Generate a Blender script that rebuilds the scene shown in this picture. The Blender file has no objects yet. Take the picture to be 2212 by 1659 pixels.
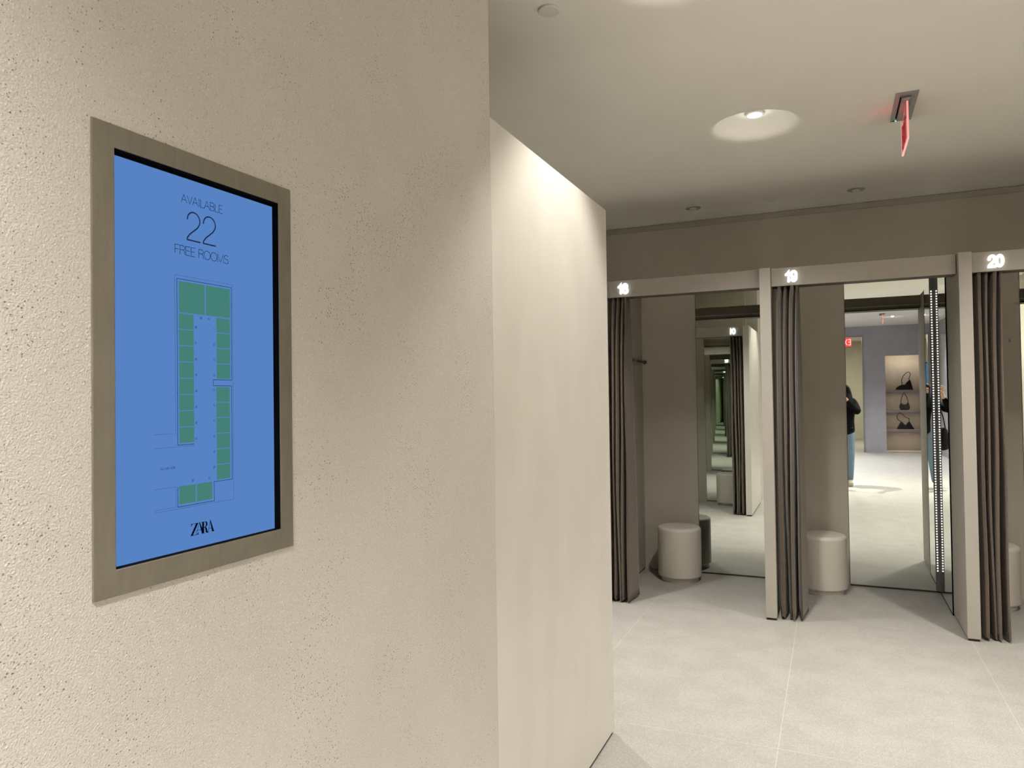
import bpy, math, random
from math import pi, sin, cos, tan, sqrt, atan2, radians
from mathutils import Vector, Matrix

random.seed(7)
sc = bpy.context.scene
col = sc.collection

# ------------------------------------------------------------------ key dimensions (metres)
XL = -0.914            # face of the screen wall
YF, YB = 5.087, 6.222  # front of the partitions / back wall of rooms 15-20
YO, YOB = 3.15, 2.015  # front of the partitions / back wall of rooms 01-04
DEPTH = 1.135
RW, PT = 1.073, 0.070  # clear room width, partition thickness
PITCH = RW + PT
X19 = -0.357           # left inner side of room 19
ZP = 2.333             # partition height
ZH0, ZH1 = 2.214, 2.335
ZC = 2.965             # ceiling over the fitting rooms
ZL = 3.12              # ceiling of the lobby behind the camera
YSTEP = 0.80
YE = -7.55             # end wall of the lobby
XR = 2.25
XEND = -5.3

# ------------------------------------------------------------------ materials
def nodes(name):
    m = bpy.data.materials.new(name); m.use_nodes = True
    nt = m.node_tree; b = nt.nodes['Principled BSDF']
    return m, nt, b

def N(nt, t, **k):
    n = nt.nodes.new(t)
    for a, v in k.items():
        if a in ('ins',):
            for i, x in v.items(): n.inputs[i].default_value = x
        else: setattr(n, a, v)
    return n

def mix(nt, fac, a, b, blend='MIX'):
    n = nt.nodes.new('ShaderNodeMix'); n.data_type = 'RGBA'; n.blend_type = blend
    L = nt.links
    for sock, v in ((n.inputs['Factor'], fac), (n.inputs[6], a), (n.inputs[7], b)):
        if isinstance(v, (int, float)): sock.default_value = v
        elif isinstance(v, tuple): sock.default_value = (*v, 1)
        else: L.new(v, sock)
    return n.outputs[2]

def ramp(nt, src, p0, p1, c0=0., c1=1.):
    n = nt.nodes.new('ShaderNodeMapRange'); n.interpolation_type = 'SMOOTHSTEP'
    n.inputs['From Min'].default_value = p0; n.inputs['From Max'].default_value = p1
    n.inputs['To Min'].default_value = c0; n.inputs['To Max'].default_value = c1
    nt.links.new(src, n.inputs['Value']); return n.outputs['Result']

def mul(nt, a, b, op='MULTIPLY'):
    n = nt.nodes.new('ShaderNodeMath'); n.operation = op
    for i, v in enumerate((a, b)):
        if isinstance(v, (int, float)): n.inputs[i].default_value = v
        else: nt.links.new(v, n.inputs[i])
    return n.outputs[0]

def noise(nt, co, scale, detail=3, rough=.5):
    n = N(nt, 'ShaderNodeTexNoise'); n.inputs['Scale'].default_value = scale
    n.inputs['Detail'].default_value = detail; n.inputs['Roughness'].default_value = rough
    if co is not None: nt.links.new(co, n.inputs['Vector'])
    return n.outputs['Fac']

def simple(name, c, rough=.6, metal=0., var=.06, scale=6., bump=0., bscale=300., spec=.5):
    m, nt, b = nodes(name)
    tc = N(nt, 'ShaderNodeTexCoord'); co = tc.outputs['Object']
    f = ramp(nt, noise(nt, co, scale), .3, .7)
    lo = tuple(x*(1-var) for x in c); hi = tuple(min(1, x*(1+var)) for x in c)
    nt.links.new(mix(nt, f, lo, hi), b.inputs['Base Color'])
    b.inputs['Roughness'].default_value = rough; b.inputs['Metallic'].default_value = metal
    b.inputs['Specular IOR Level'].default_value = spec
    if bump:
        bn = N(nt, 'ShaderNodeBump'); bn.inputs['Strength'].default_value = bump; bn.inputs['Distance'].default_value = .001
        nt.links.new(noise(nt, co, bscale), bn.inputs['Height']); nt.links.new(bn.outputs[0], b.inputs['Normal'])
    return m

def emit(name, c, s):
    m = bpy.data.materials.new(name); m.use_nodes = True; nt = m.node_tree; nt.nodes.clear()
    o = N(nt, 'ShaderNodeOutputMaterial'); e = N(nt, 'ShaderNodeEmission')
    e.inputs['Color'].default_value = (*c, 1); e.inputs['Strength'].default_value = s
    nt.links.new(e.outputs[0], o.inputs[0]); return m

def concrete_mat():
    m, nt, b = nodes('pitted_plaster'); L = nt.links
    co = N(nt, 'ShaderNodeTexCoord').outputs['Object']
    big = ramp(nt, noise(nt, co, 1.6, 4), .35, .68)
    mid = ramp(nt, noise(nt, co, 9, 4, .6), .3, .72)
    base = mix(nt, big, (.550, .510, .470), (.605, .567, .525))
    base = mix(nt, mul(nt, mid, .5), base, (.585, .557, .50))
    fine = ramp(nt, noise(nt, co, 300, 3, .65), .3, .75)
    base = mix(nt, mul(nt, fine, .5), base, (.47, .43, .375))
    def spots(scale, r, dens, seed, dscale):
        mp = N(nt, 'ShaderNodeMapping'); mp.inputs['Location'].default_value = (seed, seed*.7, seed*1.3)
        L.new(co, mp.inputs['Vector'])
        v = N(nt, 'ShaderNodeTexVoronoi'); v.inputs['Scale'].default_value = scale; v.inputs['Randomness'].default_value = 1
        dn = noise(nt, co, scale*1.7, 1)
        L.new(mp.outputs[0], v.inputs['Vector'])
        d = mul(nt, v.outputs['Distance'], mul(nt, mul(nt, dn, -.5, 'ADD'), .45), 'ADD')
        sep = N(nt, 'ShaderNodeSeparateColor'); L.new(v.outputs['Color'], sep.inputs[0])
        cl = ramp(nt, noise(nt, mp.outputs[0], dscale, 2), .38, .68, .12, 1.)
        keep = ramp(nt, mul(nt, sep.outputs[0], mul(nt, cl, dens), 'SUBTRACT'), 0., .04, 1., 0.)
        return mul(nt, ramp(nt, d, r*.55, r, 1., 0.), keep)
    p1 = spots(300, .35, .52, 3.1, 6)
    p2 = spots(190, .29, .32, 11.7, 5)
    p3 = spots(110, .20, .16, 23.5, 4)
    sp = mul(nt, spots(210, .32, .45, 31.9, 3), spots(125, .25, .25, 41.9, 4), 'MAXIMUM')
    pores = mul(nt, mul(nt, p1, p2, 'MAXIMUM'), p3, 'MAXIMUM')
    base = mix(nt, mul(nt, sp, .36), base, (.82, .78, .72))
    base = mix(nt, mul(nt, pores, .82), base, (.13, .105, .075))
    L.new(base, b.inputs['Base Color']); b.inputs['Roughness'].default_value = .68
    b.inputs['Specular IOR Level'].default_value = .3
    h = mul(nt, mul(nt, pores, -1.), mul(nt, fine, .55), 'ADD')
    h = mul(nt, h, mul(nt, sp, .3), 'ADD')
    bn = N(nt, 'ShaderNodeBump'); bn.inputs['Strength'].default_value = .6; bn.inputs['Distance'].default_value = .0013
    L.new(h, bn.inputs['Height']); L.new(bn.outputs[0], b.inputs['Normal'])
    return m

def plaster_mat():
    m, nt, b = nodes('trowelled_plaster'); L = nt.links
    co = N(nt, 'ShaderNodeTexCoord').outputs['Object']
    mp = N(nt, 'ShaderNodeMapping'); mp.inputs['Scale'].default_value = (1, 1.8, .8); L.new(co, mp.inputs[0])
    f = ramp(nt, noise(nt, mp.outputs[0], 3, 5, .55), .3, .7)
    L.new(mix(nt, f, (.60, .567, .51), (.635, .602, .545)), b.inputs['Base Color'])
    b.inputs['Roughness'].default_value = .42
    bn = N(nt, 'ShaderNodeBump'); bn.inputs['Strength'].default_value = .14; bn.inputs['Distance'].default_value = .003
    L.new(noise(nt, mp.outputs[0], 14, 6, .65), bn.inputs['Height']); L.new(bn.outputs[0], b.inputs['Normal'])
    return m

def floor_mat():
    m, nt, b = nodes('sandstone_tiles'); L = nt.links
    geo = N(nt, 'ShaderNodeTexCoord'); co = geo.outputs['Object']
    sep = N(nt, 'ShaderNodeSeparateXYZ'); L.new(co, sep.inputs[0])
    def joint(sock, off, period, w):
        a = mul(nt, mul(nt, sock, -off, 'ADD'), 1/period)
        fr = mul(nt, a, 0., 'FRACT'); fr = nt.nodes[-1].outputs[0]
        d = mul(nt, fr, .5, 'SUBTRACT'); n = nt.nodes.new('ShaderNodeMath'); n.operation = 'ABSOLUTE'; L.new(d, n.inputs[0])
        return ramp(nt, n.outputs[0], .5-w/period, .5-w*.5/period), a
    jx, ax = joint(sep.outputs['X'], -1.208, .972, .0022)
    jy, ay = joint(sep.outputs['Y'], 5.20, 1.935, .0022)
    j = mul(nt, jx, jy, 'MAXIMUM')
    fx = nt.nodes.new('ShaderNodeMath'); fx.operation = 'FLOOR'; L.new(ax, fx.inputs[0])
    fy = nt.nodes.new('ShaderNodeMath'); fy.operation = 'FLOOR'; L.new(ay, fy.inputs[0])
    cb = N(nt, 'ShaderNodeCombineXYZ'); L.new(fx.outputs[0], cb.inputs[0]); L.new(fy.outputs[0], cb.inputs[1])
    wn = N(nt, 'ShaderNodeTexWhiteNoise'); L.new(cb.outputs[0], wn.inputs['Vector'])
    big = ramp(nt, noise(nt, co, 4.5, 5, .65), .34, .68)
    base = mix(nt, big, (.345, .327, .304), (.408, .388, .362))
    base = mix(nt, mul(nt, wn.outputs['Value'], .18), base, (.318, .302, .281))
    g = ramp(nt, noise(nt, co, 170, 3, .7), .36, .64)
    base = mix(nt, mul(nt, g, .80), base, (.250, .231, .205))
    g2 = ramp(nt, noise(nt, co, 55, 3, .6), .45, .7)
    base = mix(nt, mul(nt, g2, .22), base, (.475, .454, .42))
    base = mix(nt, mul(nt, j, .3), base, (.66, .64, .60))
    L.new(base, b.inputs['Base Color']); b.inputs['Roughness'].default_value = .48
    b.inputs['Specular IOR Level'].default_value = .35
    bn = N(nt, 'ShaderNodeBump'); bn.inputs['Strength'].default_value = .2; bn.inputs['Distance'].default_value = .0008
    L.new(mul(nt, g, mul(nt, j, -1.), 'ADD'), bn.inputs['Height']); L.new(bn.outputs[0], b.inputs['Normal'])
    return m

def fabric_mat(name, c, sheen=.2):
    m, nt, b = nodes(name); L = nt.links
    co = N(nt, 'ShaderNodeTexCoord').outputs['Object']
    mp = N(nt, 'ShaderNodeMapping'); mp.inputs['Scale'].default_value = (1, 1, .25); L.new(co, mp.inputs[0])
    f = ramp(nt, noise(nt, mp.outputs[0], 260, 2), .3, .7)
    L.new(mix(nt, f, tuple(x*.86 for x in c), tuple(x*1.12 for x in c)), b.inputs['Base Color'])
    b.inputs['Roughness'].default_value = .85; b.inputs['Specular IOR Level'].default_value = .15
    b.inputs['Sheen Weight'].default_value = sheen
    bn = N(nt, 'ShaderNodeBump'); bn.inputs['Strength'].default_value = .15; bn.inputs['Distance'].default_value = .0006
    L.new(noise(nt, co, 900, 1), bn.inputs['Height']); L.new(bn.outputs[0], b.inputs['Normal'])
    return m

def mirror_mat():
    m, nt, b = nodes('mirror_glass')
    b.inputs['Metallic'].default_value = 1; b.inputs['Roughness'].default_value = .004
    b.inputs['Base Color'].default_value = (.86, .905, .855, 1)
    return m

def metal_mat():
    m, nt, b = nodes('brushed_frame_metal'); L = nt.links
    co = N(nt, 'ShaderNodeTexCoord').outputs['Object']
    mp = N(nt, 'ShaderNodeMapping'); mp.inputs['Scale'].default_value = (1, 1, .15); L.new(co, mp.inputs[0])
    f = ramp(nt, noise(nt, mp.outputs[0], 90, 5, .7), .3, .75)
    g = ramp(nt, noise(nt, co, 14, 4), .35, .7)
    a = mix(nt, f, (.185, .165, .130), (.215, .195, .155)); a = mix(nt, mul(nt, g, .30), a, (.245, .222, .175))
    s = ramp(nt, noise(nt, co, 420, 1), .74, .79)
    a = mix(nt, mul(nt, s, .4), a, (.5, .47, .42))
    L.new(a, b.inputs['Base Color']); b.inputs['Metallic'].default_value = .35; b.inputs['Roughness'].default_value = .5
    return m

def glass_mat(name, c, e, es, rough=.02):
    m, nt, b = nodes(name)
    b.inputs['Base Color'].default_value = (*c, 1); b.inputs['Roughness'].default_value = rough
    b.inputs['Transmission Weight'].default_value = .95; b.inputs['IOR'].default_value = 1.3
    b.inputs['Emission Color'].default_value = (*e, 1); b.inputs['Emission Strength'].default_value = es
    return m

M = dict(
    concrete=concrete_mat(), plaster=plaster_mat(), floor=floor_mat(), mirror=mirror_mat(), frame=metal_mat(),
    ceiling=simple('painted_ceiling', (.86, .835, .765), .85, var=.015, scale=2),
    backwall=simple('painted_back_wall', (.50, .46, .385), .8, var=.03, scale=2, bump=.1),
    lobbywall=simple('lilac_grey_wall', (.41, .395, .425), .75, var=.05, scale=3),
    roomwall=simple('cream_wall', (.50, .47, .38), .8, var=.03),
    shelf=simple('shelf_edge', (.24, .19, .175), .6),
    niche=simple('niche_lining', (.48, .42, .38), .7, var=.04),
    panel=simple('greige_lacquer', (.400, .367, .325), .55, var=.02, scale=8, bump=.08, bscale=500),
    gap=simple('dark_floor_gap', (.035, .028, .022), .8),  # near-black; under the partitions it stands for the shade in the floor gap
    stool=simple('stool_leather', (.60, .56, .485), .5, var=.02, bump=.15, bscale=700),
    curtain=fabric_mat('taupe_curtain', (.132, .101, .079)),
    alu=simple('satin_aluminium', (.30, .31, .30), .35, .8, var=.03),
    hook=simple('dark_bronze', (.13, .11, .085), .45, .3),
    white=simple('white_enamel', (.74, .72, .69), .5, var=.02),
    track=simple('track_shade_dark', (.11, .095, .075), .6),  # dark colour carries the shade under the headers
    trim=simple('downlight_trim', (.42, .40, .34), .5, var=.02),
    plate=simple('steel_plate', (.30, .30, .29), .4, .6, var=.04),
    black=simple('black_bezel', (.0025, .0025, .003), .9, var=.0, spec=.05),
    leather=simple('black_leather', (.006, .0055, .0055), .42, spec=.25, var=.1, bump=.3, bscale=200),
    knit=fabric_mat('black_knit', (.0035, .0035, .004), .0),
    jeans=fabric_mat('blue_denim', (.17, .24, .32), .1),
    skin=simple('skin', (.62, .38, .27), .5, var=.05),
    hair=simple('black_hair', (.006, .0045, .004), .5, spec=.2, var=.2, scale=60, bump=.4, bscale=120),
    shoe=simple('pale_trainer', (.50, .50, .40), .6),
    phone=simple('blue_phone_shell', (.10, .12, .42), .3),
    lens=emit('downlight_glow', (1, .93, .82), 22.),
    number=emit('number_glow', (.93, 1.0, .96), 1.7),
    number_warm=emit('number_glow_warm', (1.0, .98, .88), 1.7),
    led=emit('led_glow', (1, .97, .90), 1.25),
    screen=emit('screen_blue', (.090, .214, .520), 1.0),
    green=emit('screen_green', (.055, .205, .170), 1.0),
    ink=emit('screen_ink', (.010, .020, .060), 1.0),
    inkthin=emit('screen_thin_line', (.035, .085, .22), 1.0),
    logo=emit('screen_logo_black', (.0015, .002, .006), 1.0),
    red=emit('exit_red', (1.0, .07, .08), .28),
    palered=emit('exit_pale', (1.0, .42, .42), .42),
    redsign=emit('exit_red_face', (1.0, .07, .07), 1.1),
    greenled=emit('pilot_light', (.15, .9, .6), 2.),
    acrylic=glass_mat('pink_edge_lit_acrylic', (1.0, .80, .78), (1., .25, .22), .06),
    acrylic_edge=glass_mat('acrylic_edge', (1.0, .7, .68), (1., .42, .40), .34, .3),
    warmstrip=emit('niche_strip', (1, .86, .60), 9.),
    bluewall=emit('blue_display', (.05, .22, .42), .8),
)

# ------------------------------------------------------------------ mesh builder
class MB:
    def __init__(s): s.v, s.f, s.sm = [], [], []
    def add(s, vs, fs, smooth=False):
        o = len(s.v); s.v += [tuple(p) for p in vs]; s.f += [tuple(i+o for i in f) for f in fs]; s.sm += [smooth]*len(fs); return s
    def box(s, x0, x1, y0, y1, z0, z1):
        return s.add([(x0,y0,z0),(x1,y0,z0),(x1,y1,z0),(x0,y1,z0),(x0,y0,z1),(x1,y0,z1),(x1,y1,z1),(x0,y1,z1)],
                     [(3,2,1,0),(4,5,6,7),(0,1,5,4),(1,2,6,5),(2,3,7,6),(3,0,4,7)])
    def lathe(s, prof, c=(0,0,0), n=48, smooth=True, sx=1, sy=1):
        vs = []; fs = []
        for r, z in prof:
            for i in range(n):
                a = 2*pi*i/n; vs.append((c[0]+r*cos(a)*sx, c[1]+r*sin(a)*sy, c[2]+z))
        for k in range(len(prof)-1):
            for i in range(n):
                j = (i+1) % n; fs.append((k*n+i, k*n+j, (k+1)*n+j, (k+1)*n+i))
        fs.append(tuple(range(n))[::-1]); fs.append(tuple((len(prof)-1)*n+i for i in range(n)))
        return s.add(vs, fs, smooth)
    def tube(s, pts, r, n=10, smooth=True):
        pts = [Vector(p) for p in pts]; rr = r if isinstance(r, (list, tuple)) else [r]*len(pts)
        up = Vector((0,0,1)); vs = []; fs = []
        prev = None
        for i, p in enumerate(pts):
            t = (pts[min(i+1,len(pts)-1)]-pts[max(i-1,0)]).normalized()
            if prev is None:
                a = t.cross(up) if abs(t.dot(up)) < .95 else t.cross(Vector((1,0,0)))
            else: a = prev - t*prev.dot(t)
            a.normalize(); prev = a; b = t.cross(a)
            for k in range(n):
                w = 2*pi*k/n; vs.append(p + (a*cos(w)+b*sin(w))*rr[i])
        for i in range(len(pts)-1):
            for k in range(n):
                j = (k+1) % n; fs.append((i*n+k, i*n+j, (i+1)*n+j, (i+1)*n+k))
        fs.append(tuple(range(n))[::-1]); fs.append(tuple((len(pts)-1)*n+k for k in range(n)))
        return s.add(vs, fs, smooth)
    def ball(s, c, r, n=12, m=8, sc_=(1,1,1)):
        vs = [(c[0], c[1], c[2]+r*sc_[2])]; fs = []
        for i in range(1, m):
            t = pi*i/m
            for k in range(n):
                a = 2*pi*k/n; vs.append((c[0]+r*sin(t)*cos(a)*sc_[0], c[1]+r*sin(t)*sin(a)*sc_[1], c[2]+r*cos(t)*sc_[2]))
        vs.append((c[0], c[1], c[2]-r*sc_[2]))
        for k in range(n): fs.append((0, 1+k, 1+(k+1) % n))
        for i in range(m-2):
            for k in range(n):
                j = (k+1) % n; fs.append((1+i*n+k, 1+(i+1)*n+k, 1+(i+1)*n+j, 1+i*n+j))
        e = len(vs)-1
        for k in range(n): fs.append((e, 1+(m-2)*n+(k+1) % n, 1+(m-2)*n+k))
        return s.add(vs, fs, True)
    def prism(s, poly, fn, d0, d1):
        """poly in 2D, fn(u,v,d)->xyz, extruded between d0 and d1"""
        n = len(poly)
        vs = [fn(u, v, d0) for u, v in poly]+[fn(u, v, d1) for u, v in poly]
        fs = [tuple(range(n))[::-1], tuple(range(n, 2*n))]+[(i, (i+1) % n, n+(i+1) % n, n+i) for i in range(n)]
        return s.add(vs, fs)
    def build(s, name, mat, parent=None, origin=(0,0,0), bevel=0, seg=2, loc=None):
        me = bpy.data.meshes.new(name)
        me.from_pydata([(a-origin[0], b-origin[1], c-origin[2]) for a, b, c in s.v], [], s.f)
        me.polygons.foreach_set('use_smooth', s.sm)
        me.materials.append(mat); me.validate(); me.update()
        if any(s.sm): me.set_sharp_from_angle(angle=radians(38))
        o = bpy.data.objects.new(name, me); col.objects.link(o)
        if parent: o.parent = parent
        if loc: o.location = loc
        elif parent is None and origin != (0,0,0): o.location = origin
        if bevel:
            b = o.modifiers.new('b', 'BEVEL'); b.width = bevel; b.segments = seg; b.limit_method = 'ANGLE'; b.angle_limit = radians(50)
        return o

def tag(o, label=None, cat=None, group=None, kind=None):
    if label: o['label'] = label
    if cat: o['category'] = cat
    if group: o['group'] = group
    if kind: o['kind'] = kind
    return o
def thing(name, label, cat, loc=(0,0,0), rz=0, group=None):
    o = bpy.data.objects.new(name, None); col.objects.link(o)
    o.location = loc; o.rotation_euler = (0,0,rz); o.empty_display_size = .1
    return tag(o, label, cat, group)
def children(o): return [c for c in bpy.data.objects if c.parent == o]
def dup(root, loc, rz=0, label=None):
    r = root.copy(); col.objects.link(r); r.location = loc; r.rotation_euler = (0,0,rz)
    if label: r['label'] = label
    for ch in children(root):
        c = ch.copy(); col.objects.link(c); c.parent = r
        for g in children(ch):
            d = g.copy(); col.objects.link(d); d.parent = c
    return r
def struct(o, label=None): return tag(o, label, None, None, 'structure')
def bx(name, mat, *a, bevel=0): return struct(MB().box(*a).build(name, mat, bevel=bevel))

# ------------------------------------------------------------------ stroke lettering
def arc(cx, cy, rx, ry, a0, a1, n=14):
    return [(cx+rx*cos(radians(a0+(a1-a0)*i/n)), cy+ry*sin(radians(a0+(a1-a0)*i/n))) for i in range(n+1)]
G = {  # advance width, strokes in a 1-high box
 'A': (.70, [[(0,0),(.33,1),(.66,0)], [(.11,.34),(.55,.34)]]),
 'V': (.66, [[(0,1),(.32,0),(.64,1)]]),
 'I': (.24, [[(.12,0),(.12,1)]]),
 'L': (.52, [[(.06,1),(.06,0),(.5,0)]]),
 'B': (.64, [[(.06,0),(.06,1),(.34,1)]+arc(.34,.765,.22,.235,90,-90)+[(.06,.53)], [(.34,.53)]+arc(.36,.265,.25,.265,90,-90)+[(.06,0)]]),
 'E': (.58, [[(.54,1),(.06,1),(.06,0),(.55,0)], [(.06,.53),(.5,.53)]]),
 'F': (.54, [[(.52,1),(.06,1),(.06,0)], [(.06,.52),(.46,.52)]]),
 'R': (.64, [[(.06,0),(.06,1),(.36,1)]+arc(.36,.76,.23,.24,90,-90)+[(.06,.52)], [(.36,.52),(.54,.38),(.57,.12),(.61,0)]]),
 'O': (.80, [arc(.4,.5,.37,.51,90,450,28)]),
 'M': (.80, [[(.06,0),(.06,1),(.4,.02),(.74,1),(.74,0)]]),
 'S': (.64, [arc(.32,.75,.24,.26,25,270,12)[:-1]+arc(.32,.255,.27,.265,90,-155,14)]),
 'Y': (.64, [[(0,1),(.32,.42),(.64,1)], [(.32,.42),(.32,0)]]),
 'U': (.70, [[(.06,1),(.06,.34)]+arc(.34,.32,.28,.33,180,360)+[(.62,1)]]),
 'H': (.70, [[(.06,0),(.06,1)], [(.62,0),(.62,1)], [(.06,.53),(.62,.53)]]),
 'X': (.64, [[(.02,0),(.60,1)], [(.02,1),(.60,0)]]),
 'T': (.60, [[(.0,1),(.6,1)], [(.3,1),(.3,0)]]),
 ' ': (.30, []),
 '0': (.62, [arc(.30,.5,.25,.5,90,450,26)]),
 '1': (.62, [[(.10,.76),(.24,.80),(.34,.92),(.36,1),(.36,0)]]),
 '2': (.62, [[(.06,.70)]+arc(.30,.72,.24,.28,170,-20)+[(.44,.48),(.16,.22),(.06,.08),(.05,0),(.56,0)]]),
 '3': (.62, [arc(.29,.755,.22,.245,150,-80), arc(.29,.26,.25,.27,95,-155)]),
 '4': (.62, [[(.44,0),(.44,1),(.04,.26),(.58,.26)]]),
 '5': (.62, [[(.50,1),(.13,1),(.08,.50)]+arc(.29,.31,.25,.31,130,-155)]),
 '6': (.62, [arc(.32,.62,.25,.38,60,180)+[(.07,.3)]+arc(.31,.31,.24,.31,180,-180,22)]),
 '7': (.62, [[(.04,1),(.56,1),(.36,.60),(.22,.25),(.20,0)]]),
 '8': (.62, [arc(.30,.76,.21,.24,-90,270,22), arc(.30,.265,.25,.265,90,450,22)]),
 '9': (.62, [arc(.29,.69,.24,.31,0,360,22)+[(.53,.6)]+arc(.28,.40,.25,.40,20,-140)]),
}
G1 = (.50, [[(.02,.70),(.16,.79),(.27,.95),(.27,0)]])   # bold "1" of the illuminated numbers
def text_strokes(txt, h, wscale=1., track=0., table=None):
    x = 0; out = []
    for ch in txt:
        w, st = (table or {}).get(ch, G[ch])
        for s_ in st: out.append([(x+p[0]*h*wscale, p[1]*h) for p in s_])
        x += w*h*wscale+track
    return out, x-track
def stroke_poly(mb, pts, w, fn, d0, d1):
    """flat ribbon of width w following pts, mitred joins, extruded d0..d1"""
    P = [Vector(p) for p in pts]; closed = (P[0]-P[-1]).length < 1e-6
    if closed: P = P[:-1]
    n = len(P); Lf, Rt = [], []
    for i in range(n):
        a = P[i-1] if (i or closed) else None; b = P[(i+1) % n] if (i < n-1 or closed) else None
        t1 = (P[i]-a).normalized() if a is not None else None
        t2 = (b-P[i]).normalized() if b is not None else None
        t = ((t1 or t2)+(t2 or t1)).normalized(); nn = Vector((-t.y, t.x))
        ref = t1 or t2; k = w/2/max(.45, nn.dot(Vector((-ref.y, ref.x))))
        Lf.append(P[i]+nn*k); Rt.append(P[i]-nn*k)
    vs = [fn(*q, d0) for q in Lf]+[fn(*q, d0) for q in Rt]+[fn(*q, d1) for q in Lf]+[fn(*q, d1) for q in Rt]
    fs = []
    for i in range(n if closed else n-1):
        j = (i+1) % n
        fs += [(i, j, n+j, n+i), (2*n+j, 2*n+i, 3*n+i, 3*n+j), (i, 2*n+i, 2*n+j, j), (n+j, 3*n+j, 3*n+i, n+i)]
    if not closed: fs += [(0, n, 3*n, 2*n), (n-1, 3*n-1, 4*n-1, 2*n-1)]
    mb.add(vs, fs)

# ------------------------------------------------------------------ room shell
DOMES_C = [(-.357,4.18), (1.17,4.18), (-1.89,4.18), (-3.42,4.18), (-4.6,4.18), (-.470,2.50), (1.78,2.50), (-.469,1.30), (1.78,1.30)]
DOMES_L = [(-.43,-.45), (1.70,-.45), (-.43,-2.9), (1.25,-2.9), (-.43,-5.4), (1.25,-5.4)]
DOME_PROF = [(.272,0), (.258,.0005), (.244,.0025), (.231,.0065), (.219,.0135), (.208,.024), (.197,.037), (.184,.051), (.168,.063), (.150,.072), (.128,.078), (.10,.080), (.045,.080)]
def ceiling(name, x0, x1, y0, y1, z, domes, holes=()):
    mb = MB(); HS = .28
    xs = sorted({x0, x1, *[c[0]-HS for c in domes], *[c[0]+HS for c in domes]})
    ys = sorted({y0, y1, *[c[1]-HS for c in domes], *[c[1]+HS for c in domes]})
    xs = [x for x in xs if x0 <= x <= x1]; ys = [y for y in ys if y0 <= y <= y1]
    for a, b in zip(xs, xs[1:]):
        for c, d in zip(ys, ys[1:]):
            mx, my = (a+b)/2, (c+d)/2
            if any(abs(mx-q[0]) < HS and abs(my-q[1]) < HS for q in domes): continue
            mb.add([(a,c,z),(b,c,z),(b,d,z),(a,d,z)], [(0,3,2,1)])
    for (cx, cy) in domes:
        n = 64; rings = []
        sq = []
        for i in range(n):
            t = 2*pi*i/n; k = HS/max(abs(cos(t)), abs(sin(t))); sq.append((cx+k*cos(t), cy+k*sin(t), z))
        rings.append(sq)
        for r, h in DOME_PROF: rings.append([(cx+r*cos(2*pi*i/n), cy+r*sin(2*pi*i/n), z+h) for i in range(n)])
        vs = [p for r in rings for p in r]; fs = []
        for k in range(len(rings)-1):
            for i in range(n):
                j = (i+1) % n; fs.append((k*n+i, (k+1)*n+i, (k+1)*n+j, k*n+j))
        mb.add(vs, fs[:n], False); o = len(mb.v)-len(vs)
        mb.f += [tuple(q+o for q in f) for f in fs[n:]]; mb.sm += [True]*(len(fs)-n)
    # solid slab above
    mb.box(x0, x1, y0, y1, z+.12, z+.2)
    return struct(mb.build(name, M['ceiling']))

struct(MB().box(XEND-.2, XR+.2, -13.4, YB+.2, -.1, 0).build('floor', M['floor']))
ceiling('ceiling', XEND-.1, XR+.1, YSTEP, YB+.1, ZC, DOMES_C)
ceiling('ceiling_lobby', XL-1.2, XR+.1, -13.3, YSTEP-.0, ZL, DOMES_L)
bx('wall_ceiling_step', M['ceiling'], XL, XR, YSTEP-.012, YSTEP, ZC, ZL+.1)
bx('wall_back', M['backwall'], XEND-.1, XR, YB, YB+.1, 0, ZC)
bx('trim_1', M['panel'], XEND, XR, YB-.012, YB, ZC-.047, ZC-.004)
bx('wall_corridor_end', M['backwall'], XEND-.1, XEND, YOB, YB, 0, ZC)
bx('wall_right', M['backwall'], XR, XR+.1, -.2, YB+.1, 0, ZL)
bx('wall_right_lobby', M['lobbywall'], XR, XR+.1, YE, -.2, 0, ZL)
bx('wall_opposite', M['backwall'], XEND, XL-.15, YOB-.1, YOB, 0, ZC)
# screen wall: pitted slab with the opening for the display
SY0, SY1, SZ0, SZ1 = .6665, 1.062, 1.2315, 1.889
oy0, oy1, oz0, oz1 = SY0+.008, SY1-.008, SZ0+.008, SZ1-.008
mb = MB()
mb.box(XL-.15, XL, -2.2, oy0, 0, ZL); mb.box(XL-.15, XL, oy1, 1.938, 0, ZL)
mb.box(XL-.15, XL, oy0, oy1, 0, oz0); mb.box(XL-.15, XL, oy0, oy1, oz1, ZL); mb.box(XL-.15, XL-.08, oy0, oy1, oz0, oz1)
struct(mb.build('wall_left', M['concrete']), 'pitted beige concrete wall around the blue display')
bx('wall_left_lobby', M['lobbywall'], XL-.15, XL, YE, -2.2, 0, ZL)
# lobby end wall with doorway and niche opening
DX0, DX1, DZ = -.75, .745, 2.90
NX0, NX1, NZ = 1.215, 1.985, 2.375
mb = MB(); y0, y1 = YE-.12, YE
mb.box(XL-.2, DX0, y0, y1, 0, ZL); mb.box(DX0, DX1, y0, y1, DZ, ZL); mb.box(DX1, NX0, y0, y1, 0, ZL)
mb.box(NX0, NX1, y0, y1, NZ, ZL); mb.box(NX1, XR+.1, y0, y1, 0, ZL)
struct(mb.build('wall_lobby_end', M['lobbywall']))
mb = MB()
mb.box(NX0-.04, NX0, YE-.55, YE-.001, 0, NZ+.1); mb.box(NX1, NX1+.04, YE-.55, YE-.001, 0, NZ+.1)
mb.box(NX0, NX1, YE-.55, YE-.5, 0, NZ+.1); mb.box(NX0, NX1, YE-.5, YE-.06, NZ+.04, NZ+.1); mb.box(NX0, NX1, YE-.5, YE-.01, 0, .03)
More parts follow.
